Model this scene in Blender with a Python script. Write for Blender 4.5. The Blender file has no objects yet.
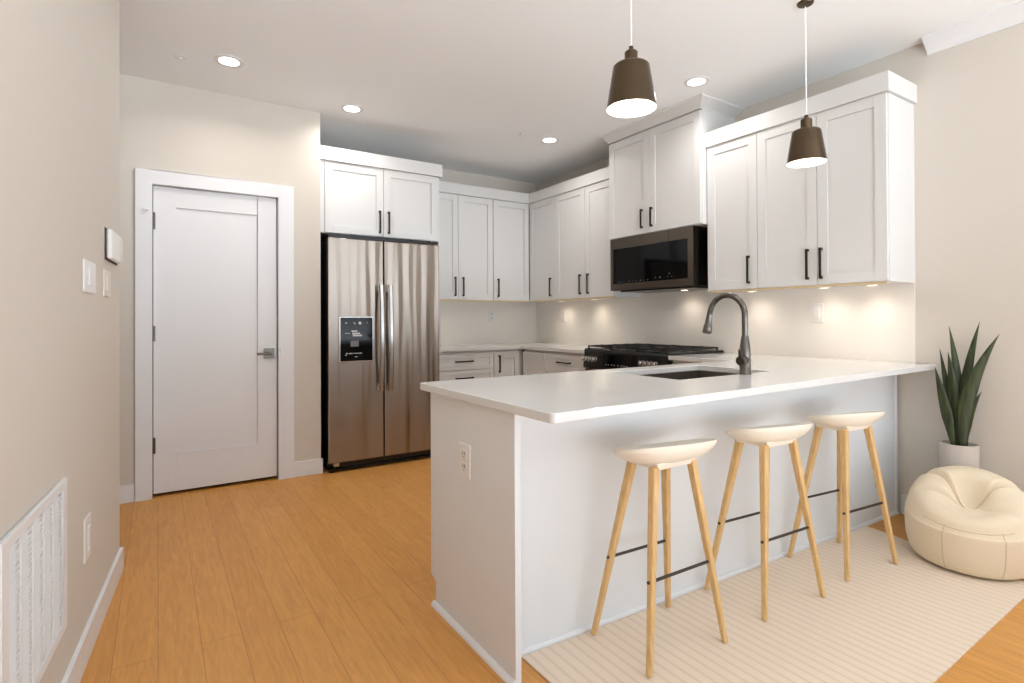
import bpy, bmesh, math, random
from mathutils import Vector, Matrix
random.seed(7)
S = bpy.context.scene
C = S.collection
PI = math.pi

# ---------------------------------------------------------------- camera
F_PX = 546.42
cam_d = bpy.data.cameras.new('camera'); cam = bpy.data.objects.new('camera', cam_d); C.objects.link(cam)
th, ro, pt = 0.5750, -0.0046, 0.0060
F0 = Vector((math.sin(th), math.cos(th), 0)); R0 = Vector((math.cos(th), -math.sin(th), 0)); Z0 = Vector((0, 0, 1))
FW = F0*math.cos(pt) + Z0*math.sin(pt); UP0 = Z0*math.cos(pt) - F0*math.sin(pt)
RT = R0*math.cos(ro) + UP0*math.sin(ro); UP = UP0*math.cos(ro) - R0*math.sin(ro)
cam.matrix_world = Matrix(((RT.x, UP.x, -FW.x, 0), (RT.y, UP.y, -FW.y, 0), (RT.z, UP.z, -FW.z, 1.1801), (0, 0, 0, 1)))
cam_d.sensor_fit = 'HORIZONTAL'; cam_d.sensor_width = 36
cam_d.lens = F_PX/1024*36
cam_d.shift_y = -(341.5-316.6)/1024
cam_d.clip_start = 0.02
S.camera = cam

# ---------------------------------------------------------------- world, light, exposure
S.view_settings.view_transform = 'Standard'; S.view_settings.look = 'None'
S.view_settings.gamma = 1; S.view_settings.use_curve_mapping = False
S.view_settings.exposure = 0.36
W = bpy.data.worlds.new('daylight'); S.world = W; W.use_nodes = True
bg = W.node_tree.nodes['Background']; bg.inputs[1].default_value = 1.0
# dim sky above, brighter glow added below the horizon to lift the ceiling
_t = W.node_tree.nodes.new('ShaderNodeTexCoord'); _s = W.node_tree.nodes.new('ShaderNodeSeparateXYZ'); _r = W.node_tree.nodes.new('ShaderNodeMapRange'); _m = W.node_tree.nodes.new('ShaderNodeMix'); _m.data_type = 'RGBA'
W.node_tree.links.new(_t.outputs['Generated'], _s.inputs[0]); W.node_tree.links.new(_s.outputs[2], _r.inputs[0]); _r.inputs[1].default_value = -.06; _r.inputs[2].default_value = .06
W.node_tree.links.new(_r.outputs[0], _m.inputs[0]); _m.inputs[6].default_value = (4.45, 4.85, 5.25, 1); _m.inputs[7].default_value = (.75, .84, .94, 1)
W.node_tree.links.new(_m.outputs[2], bg.inputs[0])

def area(name, loc, target, sx, sy, power, col=(1, 1, 1), spread=PI):
    l = bpy.data.lights.new(name, 'AREA'); l.shape = 'RECTANGLE'; l.size = sx; l.size_y = sy
    l.energy = power; l.color = col; l.spread = spread
    o = bpy.data.objects.new(name, l); C.objects.link(o); o.location = loc
    d = Vector(target)-Vector(loc); o.rotation_euler = d.to_track_quat('-Z', 'Y').to_euler()
    return o
WARM = (1.0, 0.88, 0.74)

# ---------------------------------------------------------------- materials
def lin(c):
    return tuple((v/255/12.92 if v/255 <= .04045 else ((v/255+.055)/1.055)**2.4) for v in c)+(1,)
MATS = {}
def mat(name, rgb, rough=.5, metal=0, bump=0, bscale=40, var=0, spec=.5, stretch=None, emit=None, es=0, coat=0):
    m = bpy.data.materials.new(name); m.use_nodes = True; nt = m.node_tree; b = nt.nodes['Principled BSDF']
    b.inputs['Base Color'].default_value = lin(rgb); b.inputs['Roughness'].default_value = rough
    b.inputs['Metallic'].default_value = metal; b.inputs['Specular IOR Level'].default_value = spec
    b.inputs['Coat Weight'].default_value = coat
    if emit: b.inputs['Emission Color'].default_value = lin(emit); b.inputs['Emission Strength'].default_value = es
    if bump or var:
        tc = nt.nodes.new('ShaderNodeTexCoord'); mp = nt.nodes.new('ShaderNodeMapping')
        if stretch: mp.inputs['Scale'].default_value = stretch
        nt.links.new(tc.outputs['Object'], mp.inputs[0])
        n = nt.nodes.new('ShaderNodeTexNoise'); n.inputs['Scale'].default_value = bscale; n.inputs['Detail'].default_value = 3
        nt.links.new(mp.outputs[0], n.inputs['Vector'])
        if bump:
            bp = nt.nodes.new('ShaderNodeBump'); bp.inputs['Strength'].default_value = bump; bp.inputs['Distance'].default_value = .01
            nt.links.new(n.outputs[0], bp.inputs['Height']); nt.links.new(bp.outputs[0], b.inputs['Normal'])
        if var:
            mx = nt.nodes.new('ShaderNodeMix'); mx.data_type = 'RGBA'; mx.inputs[6].default_value = tuple(v*(1-var) for v in lin(rgb)[:3])+(1,)
            mx.inputs[7].default_value = tuple(min(1, v*(1+var)) for v in lin(rgb)[:3])+(1,)
            nt.links.new(n.outputs[0], mx.inputs[0]); nt.links.new(mx.outputs[2], b.inputs['Base Color'])
    MATS[name] = m; return m

WALL = mat('wall_paint', (213, 205, 194), .85, bump=.03, bscale=180)
CEIL = mat('ceiling_paint', (250, 252, 253), .9, bump=.02, bscale=200)
TRIMW = mat('trim_white', (232, 232, 233), .4, bump=.01, bscale=60)
CAB = mat('cabinet_white', (222, 221, 219), .38, bump=.01, bscale=80)
PANEL = mat('peninsula_white', (230, 232, 234), .45, bump=.01, bscale=80)
QUARTZ = mat('white_quartz', (224, 223, 221), .12, var=.012, bscale=9)
DARKM = mat('bronze_handle', (52, 44, 40), .35, metal=.7, bump=.01, bscale=90)
BLACK = mat('appliance_black', (14, 13, 14), .25, bump=.01, bscale=30)
BLACKG = mat('black_glass', (8, 8, 9), .06, var=.05, bscale=5, spec=.22)
STEELD = mat('dark_stainless', (104, 95, 86), .32, metal=1, bump=.02, bscale=200, stretch=(1, .02, 1))
CHROME = mat('satin_nickel', (190, 188, 184), .3, metal=1, bump=.01, bscale=50)
HANDLE = mat('steel_handle', (205, 203, 200), .22, metal=1, bump=.01, bscale=50)
BRONZE = mat('antique_bronze', (92, 78, 62), .25, metal=1, var=.2, bscale=14, bump=.03)
SHADEIN = mat('shade_white_inside', (245, 243, 238), .6, bump=.01)
BULB = mat('lit_diffuser', (255, 250, 240), .5, emit=(255, 244, 228), es=9, var=.001)
CORD = mat('white_cord', (235, 235, 235), .5, bump=.02, bscale=300)
PLATE = mat('plate_white', (236, 234, 231), .35, bump=.005)
PLATE2 = mat('plate_cream', (228, 218, 208), .4, bump=.005)
SEAT = mat('stool_shell', (245, 236, 220), .5, bump=.03, bscale=150)
ROD = mat('footrest_steel', (78, 72, 68), .4, metal=.9, bump=.01)
POT = mat('pot_stone', (204, 194, 184), .7, bump=.1, bscale=60, var=.03)
SOIL = mat('potting_soil', (58, 42, 34), .95, bump=.6, bscale=60, var=.3)
FABRIC = mat('beanbag_fabric', (234, 217, 190), .92, bump=.25, bscale=260, var=.04)
SEAM = mat('beanbag_seam', (212, 194, 166), .9, bump=.1, bscale=200)
IRON = mat('cast_iron', (26, 24, 24), .45, bump=.15, bscale=60)
SINKM = mat('sink_steel', (120, 112, 104), .35, metal=.9, bump=.03, bscale=90)
FAUCET = mat('gunmetal', (112, 108, 103), .26, metal=1, bump=.01)
FAUCETD = mat('gunmetal_dark', (70, 66, 62), .3, metal=1, bump=.01)
ICON = mat('icon_print', (210, 214, 218), .5, var=.02)
ICON2 = mat('icon_print_grey', (120, 124, 128), .5, var=.02)
SLOT = mat('socket_slot', (60, 56, 54), .6, var=.05)
BRASSY = mat('light_rail', (214, 190, 150), .4, bump=.01)
LED = mat('led_strip', (255, 236, 206), .5, emit=(255, 226, 184), es=6, var=.001)
VENT = mat('vent_white', (234, 234, 234), .45, bump=.01)
VDARK = mat('vent_void_shade', (70, 68, 66), .9, bump=.01)
GAP = mat('door_gap_shade', (40, 30, 24), .9, bump=.01)

def nodemat(name):
    m = bpy.data.materials.new(name); m.use_nodes = True; return m, m.node_tree, m.node_tree.nodes['Principled BSDF']

def oak_floor():
    m, nt, b = nodemat('oak_planks'); N = nt.nodes.new; L = nt.links.new
    tc = N('ShaderNodeTexCoord'); sp = N('ShaderNodeSeparateXYZ'); cb = N('ShaderNodeCombineXYZ')
    L(tc.outputs['Object'], sp.inputs[0]); L(sp.outputs[1], cb.inputs[0]); L(sp.outputs[0], cb.inputs[1])
    br = N('ShaderNodeTexBrick'); br.inputs['Scale'].default_value = 1; br.inputs['Brick Width'].default_value = 2.3
    br.inputs['Row Height'].default_value = .133; br.inputs['Mortar Size'].default_value = .0013; br.inputs['Mortar Smooth'].default_value = .3
    br.inputs['Bias'].default_value = 0; br.offset = .37; br.offset_frequency = 2
    br.inputs['Color1'].default_value = lin((216, 156, 82)); br.inputs['Color2'].default_value = lin((209, 148, 74)); br.inputs['Mortar'].default_value = lin((172, 118, 62))
    L(cb.outputs[0], br.inputs['Vector'])
    mp = N('ShaderNodeMapping'); mp.inputs['Scale'].default_value = (16, 1.3, 1); L(tc.outputs['Object'], mp.inputs[0])
    n = N('ShaderNodeTexNoise'); n.inputs['Scale'].default_value = 3; n.inputs['Detail'].default_value = 7; n.inputs['Roughness'].default_value = .62; n.inputs['Distortion'].default_value = 1.4
    L(mp.outputs[0], n.inputs['Vector'])
    rmp = N('ShaderNodeValToRGB'); e = rmp.color_ramp.elements; e[0].position = .3; e[0].color = (.84, .80, .74, 1); e[1].position = .7; e[1].color = (1.08, 1.08, 1.08, 1)
    L(n.outputs[0], rmp.inputs[0])
    mx = N('ShaderNodeMix'); mx.data_type = 'RGBA'; mx.blend_type = 'MULTIPLY'; mx.inputs[0].default_value = 1
    L(br.outputs['Color'], mx.inputs[6]); L(rmp.outputs[0], mx.inputs[7])
    # knots
    mp2 = N('ShaderNodeMapping'); mp2.inputs['Scale'].default_value = (2.6, 1.5, 1); L(tc.outputs['Object'], mp2.inputs[0])
    v = N('ShaderNodeTexVoronoi'); v.inputs['Scale'].default_value = .8; L(mp2.outputs[0], v.inputs['Vector'])
    kr = N('ShaderNodeValToRGB'); e = kr.color_ramp.elements; e[0].position = .02; e[0].color = (.55, .42, .32, 1); e[1].position = .055; e[1].color = (1, 1, 1, 1)
    L(v.outputs['Distance'], kr.inputs[0])
    mx2 = N('ShaderNodeMix'); mx2.data_type = 'RGBA'; mx2.blend_type = 'MULTIPLY'; mx2.inputs[0].default_value = .8
    L(mx.outputs[2], mx2.inputs[6]); L(kr.outputs[0], mx2.inputs[7]); L(mx2.outputs[2], b.inputs['Base Color'])
    b.inputs['Roughness'].default_value = .42; b.inputs['Specular IOR Level'].default_value = .4
    bp = N('ShaderNodeBump'); bp.inputs['Strength'].default_value = .08; bp.inputs['Distance'].default_value = .004
    L(n.outputs[0], bp.inputs['Height']); L(bp.outputs[0], b.inputs['Normal'])
    return m
OAK = oak_floor()

def leg_wood():
    m, nt, b = nodemat('stool_leg_wood'); N = nt.nodes.new; L = nt.links.new
    tc = N('ShaderNodeTexCoord'); mp = N('ShaderNodeMapping'); mp.inputs['Scale'].default_value = (60, 60, 3); L(tc.outputs['Object'], mp.inputs[0])
    n = N('ShaderNodeTexNoise'); n.inputs['Scale'].default_value = 2; n.inputs['Detail'].default_value = 5; L(mp.outputs[0], n.inputs['Vector'])
    r = N('ShaderNodeValToRGB'); e = r.color_ramp.elements; e[0].position = .3; e[0].color = lin((206, 164, 104)); e[1].position = .7; e[1].color = lin((230, 194, 138))
    L(n.outputs[0], r.inputs[0]); L(r.outputs[0], b.inputs['Base Color']); b.inputs['Roughness'].default_value = .5
    return m
LEGW = leg_wood()

def stainless():
    m, nt, b = nodemat('brushed_stainless'); N = nt.nodes.new; L = nt.links.new
    b.inputs['Metallic'].default_value = 1; b.inputs['Roughness'].default_value = .27; b.inputs['Anisotropic'].default_value = .85; b.inputs['Anisotropic Rotation'].default_value = .25; _tg = nt.nodes.new('ShaderNodeTangent'); _tg.direction_type = 'RADIAL'; _tg.axis = 'Z'; nt.links.new(_tg.outputs[0], b.inputs['Tangent']); b.inputs['Base Color'].default_value = lin((160, 150, 140))
    tc = N('ShaderNodeTexCoord'); mp = N('ShaderNodeMapping'); mp.inputs['Scale'].default_value = (7.5, 1, .55); L(tc.outputs['Object'], mp.inputs[0])
    n = N('ShaderNodeTexNoise'); n.inputs['Scale'].default_value = 1.2; n.inputs['Detail'].default_value = 1.2; L(mp.outputs[0], n.inputs['Vector'])
    bp = N('ShaderNodeBump'); bp.inputs['Strength'].default_value = .9; bp.inputs['Distance'].default_value = .03; L(n.outputs[0], bp.inputs['Height'])
    mp2 = N('ShaderNodeMapping'); mp2.inputs['Scale'].default_value = (3, 3, 220); L(tc.outputs['Object'], mp2.inputs[0])
    n2 = N('ShaderNodeTexNoise'); n2.inputs['Scale'].default_value = 2; L(mp2.outputs[0], n2.inputs['Vector'])
    bp2 = N('ShaderNodeBump'); bp2.inputs['Strength'].default_value = .04; bp2.inputs['Distance'].default_value = .002
    L(n2.outputs[0], bp2.inputs['Height']); L(bp.outputs[0], bp2.inputs['Normal']); L(bp2.outputs[0], b.inputs['Normal'])
    return m
STEEL = stainless()

def tile():
    m, nt, b = nodemat('chevron_tile'); N = nt.nodes.new; L = nt.links.new
    # zig-zag of glazed tiles: stripes along x+|frac(y)|
    tc = N('ShaderNodeTexCoord'); sp = N('ShaderNodeSeparateXYZ'); L(tc.outputs['Object'], sp.inputs[0])
    ad = N('ShaderNodeMath'); ad.operation = 'ADD'; L(sp.outputs[0], ad.inputs[0]); L(sp.outputs[1], ad.inputs[1])
    pp = N('ShaderNodeMath'); pp.operation = 'PINGPONG'; pp.inputs[1].default_value = .075; L(ad.outputs[0], pp.inputs[0])
    a2 = N('ShaderNodeMath'); a2.operation = 'ADD'; L(pp.outputs[0], a2.inputs[0]); L(sp.outputs[2], a2.inputs[1])
    p2 = N('ShaderNodeMath'); p2.operation = 'PINGPONG'; p2.inputs[1].default_value = .028; L(a2.outputs[0], p2.inputs[0])
    r = N('ShaderNodeValToRGB'); e = r.color_ramp.elements; e[0].position = 0; e[0].color = (.0, .0, .0, 1); e[1].position = .06; e[1].color = (1, 1, 1, 1)
    dv = N('ShaderNodeMath'); dv.operation = 'DIVIDE'; dv.inputs[1].default_value = .028; L(p2.outputs[0], dv.inputs[0]); L(dv.outputs[0], r.inputs[0])
    mx = N('ShaderNodeMix'); mx.data_type = 'RGBA'; mx.inputs[6].default_value = lin((231, 225, 217)); mx.inputs[7].default_value = lin((240, 234, 226))
    L(r.outputs[0], mx.inputs[0]); L(mx.outputs[2], b.inputs['Base Color']); b.inputs['Roughness'].default_value = .3
    bp = N('ShaderNodeBump'); bp.inputs['Strength'].default_value = .12; bp.inputs['Distance'].default_value = .002; L(r.outputs[0], bp.inputs['Height']); L(bp.outputs[0], b.inputs['Normal'])
    return m
TILE = tile()

def rugmat():
    m, nt, b = nodemat('woven_rug'); N = nt.nodes.new; L = nt.links.new
    tc = N('ShaderNodeTexCoord'); n = N('ShaderNodeTexNoise'); n.inputs['Scale'].default_value = 90; n.inputs['Detail'].default_value = 4; L(tc.outputs['Object'], n.inputs['Vector'])
    sp = N('ShaderNodeSeparateXYZ'); L(tc.outputs['Object'], sp.inputs[0])
    pp = N('ShaderNodeMath'); pp.operation = 'PINGPONG'; pp.inputs[1].default_value = .021; L(sp.outputs[0], pp.inputs[0])
    dv = N('ShaderNodeMath'); dv.operation = 'DIVIDE'; dv.inputs[1].default_value = .021; L(pp.outputs[0], dv.inputs[0])
    r = N('ShaderNodeValToRGB'); e = r.color_ramp.elements; e[0].position = .0; e[0].color = lin((220, 200, 178)); e[1].position = .45; e[1].color = lin((233, 214, 193))
    L(dv.outputs[0], r.inputs[0])
    mx = N('ShaderNodeMix'); mx.data_type = 'RGBA'; mx.blend_type = 'MULTIPLY'; mx.inputs[0].default_value = .0
    L(r.outputs[0], mx.inputs[6]); L(n.outputs[0], mx.inputs[7]); L(mx.outputs[2], b.inputs['Base Color']); b.inputs['Roughness'].default_value = .95
    bp = N('ShaderNodeBump'); bp.inputs['Strength'].default_value = .4; bp.inputs['Distance'].default_value = .004; L(n.outputs[0], bp.inputs['Height']); L(bp.outputs[0], b.inputs['Normal'])
    return m
RUGM = rugmat()

def leafmat():
    m, nt, b = nodemat('sword_leaf'); N = nt.nodes.new; L = nt.links.new
    tc = N('ShaderNodeTexCoord'); mp = N('ShaderNodeMapping'); mp.inputs['Scale'].default_value = (30, 30, 4); L(tc.outputs['Object'], mp.inputs[0])
    n = N('ShaderNodeTexNoise'); n.inputs['Scale'].default_value = 2; L(mp.outputs[0], n.inputs['Vector'])
    r = N('ShaderNodeValToRGB'); e = r.color_ramp.elements; e[0].position = .3; e[0].color = lin((36, 44, 20)); e[1].position = .7; e[1].color = lin((64, 76, 40))
    L(n.outputs[0], r.inputs[0]); L(r.outputs[0], b.inputs['Base Color']); b.inputs['Roughness'].default_value = .42
    return m
LEAF = leafmat()

# ---------------------------------------------------------------- geometry helpers
class MB:
    def __init__(s): s.v = []; s.f = []; s.smooth = []
    def add(s, vs, fs, smooth=False):
        o = len(s.v); s.v += [Vector(v) for v in vs]; s.f += [[i+o for i in f] for f in fs]; s.smooth += [smooth]*len(fs); return s
    def box(s, x0, x1, y0, y1, z0, z1, T=None):
        vs = [Vector((x, y, z)) for z in (z0, z1) for y in (y0, y1) for x in (x0, x1)]
        if T: vs = [T(v) for v in vs]
        return s.add(vs, [[0, 2, 3, 1], [4, 5, 7, 6], [0, 1, 5, 4], [2, 6, 7, 3], [0, 4, 6, 2], [1, 3, 7, 5]])
    def poly(s, pts, z0, z1):
        n = len(pts); vs = [Vector((p[0], p[1], z0)) for p in pts]+[Vector((p[0], p[1], z1)) for p in pts]
        return s.add(vs, [list(range(n))[::-1], list(range(n, 2*n))]+[[i, (i+1) % n, n+(i+1) % n, n+i] for i in range(n)])
    def hexa(s, a, b):      # a, b: 4 points each, bottom and top loops
        return s.add(list(a)+list(b), [[3, 2, 1, 0], [4, 5, 6, 7]]+[[i, (i+1) % 4, 4+(i+1) % 4, 4+i] for i in range(4)])
    def tube(s, pts, rad, seg=16, smooth=True, cap=True):
        pts = [Vector(p) for p in pts]; n = len(pts)
        if not hasattr(rad, '__len__'): rad = [rad]*n
        up = None; vs = []
        for i, p in enumerate(pts):
            d = (pts[min(i+1, n-1)]-pts[max(i-1, 0)]).normalized()
            if up is None: up = Vector((0, 0, 1)) if abs(d.z) < .9 else Vector((1, 0, 0))
            a = d.cross(up).normalized(); b = a.cross(d).normalized(); up = b
            for k in range(seg):
                t = 2*PI*k/seg; vs.append(p+(a*math.cos(t)+b*math.sin(t))*rad[i])
        fs = [[i*seg+k, i*seg+(k+1) % seg, (i+1)*seg+(k+1) % seg, (i+1)*seg+k] for i in range(n-1) for k in range(seg)]
        s.add(vs, fs, smooth)
        if cap:
            s.add(vs[:seg], [list(range(seg))[::-1]]); s.add(vs[-seg:], [list(range(seg))])
        return s
    def lathe(s, prof, c=(0, 0, 0), seg=40, smooth=True, close=False):
        vs = [(c[0]+r*math.cos(2*PI*k/seg), c[1]+r*math.sin(2*PI*k/seg), c[2]+z) for r, z in prof for k in range(seg)]
        n = len(prof)
        fs = [[i*seg+k, i*seg+(k+1) % seg, (i+1)*seg+(k+1) % seg, (i+1)*seg+k] for i in range(n-1) for k in range(seg)]
        return s.add(vs, fs, smooth)
    def build(s, name, m, parent=None, bevel=0, seg=2, subsurf=0, solid=0):
        me = bpy.data.meshes.new(name)
        off = Vector((0, 0, 0))
        if parent is not None:
            p = parent
            while p: off += p.location; p = p.parent
        me.from_pydata([v-off for v in s.v], [], s.f); me.materials.append(m)
        bm = bmesh.new(); bm.from_mesh(me); bmesh.ops.remove_doubles(bm, verts=bm.verts, dist=1e-6)
        bmesh.ops.recalc_face_normals(bm, faces=bm.faces); bm.to_mesh(me); bm.free()
        if any(s.smooth):
            for q in me.polygons: q.use_smooth = True
            try: me.set_sharp_from_angle(angle=math.radians(35))
            except Exception: pass
        o = bpy.data.objects.new(name, me); C.objects.link(o)
        if parent is not None: o.parent = parent
        if solid: md = o.modifiers.new('solid', 'SOLIDIFY'); md.thickness = solid; md.offset = 0
        if bevel: md = o.modifiers.new('bevel', 'BEVEL'); md.width = bevel; md.segments = seg; md.limit_method = 'ANGLE'; md.angle_limit = math.radians(40)
        if subsurf: md = o.modifiers.new('sub', 'SUBSURF'); md.levels = subsurf; md.render_levels = subsurf
        return o

def tag(o, label, cat, group=None):
    o['label'] = label; o['category'] = cat
    if group: o['group'] = group
    return o
def struct(o, label=None):
    o['kind'] = 'structure'
    if label: o['label'] = label
    return o
def thing(name, loc, label, cat, group=None, rz=0):
    o = bpy.data.objects.new(name, None); C.objects.link(o); o.location = loc; o.rotation_euler = (0, 0, rz); o.empty_display_size = .05
    return tag(o, label, cat, group)
def copy_tree(o, parent=None):
    kids = list(o.children); c = o.copy(); C.objects.link(c)
    if parent is not None: c.parent = parent
    for ch in kids: copy_tree(ch, c)
    return c

# ---------------------------------------------------------------- room dimensions (metres)
XR, YB, YD, ZC = 3.775, 5.287, 4.367, 2.797
XW = 1.060            # end of the door wall, fridge recess starts
XU, YU = 3.427, 4.933 # faces of wall cabinet doors
ZB, ZD, ZT = 1.388, 2.450, 2.560
CT = .914

# setting ---------------------------------------------------------
struct(MB().poly([(-2.2, -2.4), (4.0, -2.4), (4.0, 5.5), (-2.2, 5.5)], -.12, 0).build('floor', OAK))
struct(MB().poly([(-2.2, -2.4), (4.0, -2.4), (4.0, 5.5), (-2.2, 5.5)], ZC, ZC+.12).build('ceiling', CEIL))
b = MB(); b.box(XR, XR+.12, -.2, 5.5, 0, ZC); b.box(XR, XR+.12, -2.4, -.2, 0, .3); b.box(XR, XR+.12, -2.4, -.2, 2.55, ZC); b.box(XR, XR+.12, -2.4, -2.2, .3, 2.55); struct(b.build('wall_right', WALL))  # unseen opening towards the rear, added to let in side light
struct(MB().box(XW-.12, XR, YB, YB+.12, 0, ZC).build('wall_back', WALL))
dx0, dx1, dz = -.036, .756, 2.102    # door opening
wd = MB()
wd.box(-2.0, dx0, YD, YD+.12, 0, ZC); wd.box(dx1, XW, YD, YD+.12, 0, ZC); wd.box(dx0, dx1, YD, YD+.12, dz, ZC)
struct(wd.build('wall_door', WALL))
struct(MB().box(XW-.12, XW, YD+.12, YB, 0, ZC).build('wall_recess', WALL))
struct(MB().box(-2.12, -2.0, -2.4, YD+.12, 0, ZC).build('wall_hall_unseen', WALL))  # unseen wall added to keep daylight off the door wall

# left wall: runs at a slight angle
tL = Vector((.08125, .99669, 0)); nL = Vector((.99669, -.08125, 0)); wL = Vector((-.136, 3.241, 0))-nL*.014
def TL(v): return wL+tL*(v.x-.035)+nL*v.y+Vector((0, 0, v.z))
struct(MB().box(-5.5, 0, -.12, 0, 0, ZC, TL).build('wall_left', WALL, bevel=.006))
bb = MB(); bb.box(-5.5, .014, 0, .014, 0, .105, TL); bb.box(0, .014, -.134, .014, 0, .105, TL)
struct(bb.build('baseboard_left', TRIMW, bevel=.003))
# rear wall behind the viewer, its two openings enlarged to admit more daylight
rw = MB(); rw.box(-2.0, XR, -2.4, -2.3, 2.7, ZC); rw.box(-2.0, -1.8, -2.4, -2.3, 0, 2.7); rw.box(.9, 1.0, -2.4, -2.3, 0, 2.7); rw.box(3.65, XR, -2.4, -2.3, 0, 2.7)
struct(rw.build('wall_rear', WALL))

# baseboards
b = MB(); b.box(-1.9, -.128, YD-.014, YD, 0, .115); struct(b.build('baseboard_door', TRIMW, bevel=.003))
b = MB(); b.box(.862, XW+.012, YD-.014, YD, 0, .115); struct(b.build('baseboard_fridge', TRIMW, bevel=.003))
b = MB(); b.box(XR-.014, XR, -2.3, 1.50, 0, .115); struct(b.build('baseboard_right', TRIMW, bevel=.003))
# crown on the right wall (starts beyond the cabinets, towards the viewer)
prof = [(0, 0), (0, -.085), (-.012, -.085), (-.018, -.07), (-.045, -.045), (-.075, -.02), (-.085, -.012), (-.085, 0)]
cr = MB(); vs = []
for y in (-2.3, 1.345):
    for px, pz in prof: vs.append((XR+px, y, ZC+pz))
n = len(prof)
cr.add(vs, [list(range(n)), list(range(n, 2*n))[::-1]]+[[i, (i+1) % n, n+(i+1) % n, n+i] for i in range(n)])
struct(cr.build('trim_1', TRIMW))

# door with casing ------------------------------------------------
dr = MB().box(dx0, dx1, YD+.05, YD+.09, .0, dz)
door = struct(MB().box(dx0-.001, dx1+.001, YD+.085, YD+.118, 0, dz).build('door_1', GAP), 'white single-panel interior door in white casing')  # dark slab behind the leaf paints the shade in the door gaps
cs = MB()
cx0, cx1, cz = -.126, .862, 2.192
cs.box(cx0, dx0+.004, YD-.02, YD, 0, cz); cs.box(dx1-.004, cx1, YD-.02, YD, 0, cz); cs.box(dx0+.004, dx1-.004, YD-.02, YD, dz-.004, cz)
cs.box(dx0-.001, dx0+.005, YD, YD+.1, 0, dz); cs.box(dx1-.005, dx1+.001, YD, YD+.1, 0, dz); cs.box(dx0, dx1, YD, YD+.1, dz-.005, dz+.001)
cs.build('casing', TRIMW, door, bevel=.002)
def shaker(x0, x1, z0, z1, fw=.06, rec=.008, t=.02, fb=None, ft=None):
    """list of boxes (u0,u1,d0,d1,z0,z1): u along the face, d = 0 at the face, growing inwards"""
    fb = fb or fw; ft = ft or fw
    return [(x0, x0+fw, 0, t, z0, z1), (x1-fw, x1, 0, t, z0, z1), (x0+fw, x1-fw, 0, t, z0, z0+fb), (x0+fw, x1-fw, 0, t, z1-ft, z1), (x0+fw, x1-fw, rec, t, z0+fb, z1-ft)]
lf = MB()
for u0, u1, d0, d1, z0, z1 in shaker(dx0+.010, dx1-.012, .026, dz-.010, .130, .010, .035, fb=.255, ft=.135):
    lf.box(u0, u1, YD+.012+d0, YD+.012+d1, z0, z1)
leaf = lf.build('door_panel', TRIMW, door, bevel=.002)
MB().box(dx0, dx1, YD-.004, YD+.05, 0, .003).build('threshold', OAK, door)
for z0, z1 in ((1.80, 1.91), (1.05, 1.15), (.298, .402)):
    h = MB(); h.tube([(dx0+.012, YD-.002, z0), (dx0+.012, YD-.002, z1)], .0075, 10); h.box(dx0+.012, dx0+.022, YD+.0, YD+.014, z0, z1)
    h.build('hinge', FAUCET, door)
h = MB(); h.tube([(dx0-.03, YD-.035, 1.925), (dx0+.004, YD-.006, 1.93)], .004, 8); h.box(dx0-.045, dx0-.022, YD-.042, YD-.018, 1.916, 1.934)
h.build('door_stop', TRIMW, door)
h = MB(); h.box(.655, .727, YD-.002, YD+.013, .905, .977)
h.tube([(.69, YD, .941), (.69, YD-.05, .941)], .011, 14); h.tube([(.696, YD-.05, .941), (.60, YD-.05, .941)], .0075, 12)
h.build('door_handle', FAUCET, door, bevel=.002)
MB().box(dx1-.006, dx1+.01, YD-.024, YD-.006, .91, .975).build('strike_plate', CHROME, door)

# ---------------------------------------------------------------- cabinets
# orientation helpers: face 'x' looks towards -x (face plane at x=f), face 'y' looks towards -y (face plane at y=f)
def fbox(mb, face, f, u0, u1, d0, d1, z0, z1):
    if face == 'x': mb.box(f+d0, f+d1, u0, u1, z0, z1)
    else: mb.box(u0, u1, f+d0, f+d1, z0, z1)
def fpt(face, f, u, d, z): return (f+d, u, z) if face == 'x' else (u, f+d, z)
def bar_handle(face, f, u, z, L, vertical, parent, r=.0065, out=.026):
    h = MB()
    if vertical:
        fbox(h, face, f, u-r, u+r, -out, -out+.011, z-L/2, z+L/2)
        for q in (z-L/2+.007, z+L/2-.007): fbox(h, face, f, u-r*1.15, u+r*1.15, -out+.002, .0, q-.008, q+.008)
    else:
        fbox(h, face, f, u-L/2, u+L/2, -out, -out+.011, z-r, z+r)
        for q in (u-L/2+.007, u+L/2-.007): fbox(h, face, f, q-.008, q+.008, -out+.002, .0, z-r*1.15, z+r*1.15)
    return h.build('handle', DARKM, parent, bevel=.0015)
def cab_door(root, face, f, u0, u1, z0, z1, hnd=None, name='door', fw=.062, g=.0018):
    d = MB()
    for a in shaker(u0+g, u1-g, z0+g, z1-g, min(fw, (u1-u0)*.3), .008, .02): fbox(d, face, f, *a)
    o = d.build(name, CAB, root, bevel=.0012)
    if hnd: bar_handle(face, f, hnd[0], hnd[1], hnd[2], hnd[3] == 'v', o)
    return o
def cabinet(name, face, f, back, u0, u1, z0, z1, doors, label, cat='cabinet', group=None, toe=False):
    ctr = fpt(face, f, (u0+u1)/2, (back-f)/2, z0)
    root = thing(name, ctr, label, cat, group or {'wall_cabinet': 'white wall cabinets', 'base_cabinet': 'white base cabinets'}.get(name))
    b = MB(); fbox(b, face, f, u0, u1, .021, back-f, z0+(.1 if toe else 0), z1)
    if toe: fbox(b, face, f, u0, u1, .09, back-f, z0, z0+.1)
    b.build('body', CAB, root, bevel=.001)
    for d in doors: cab_door(root, face, f, *d)
    return root
HZ = 1.52
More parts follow.
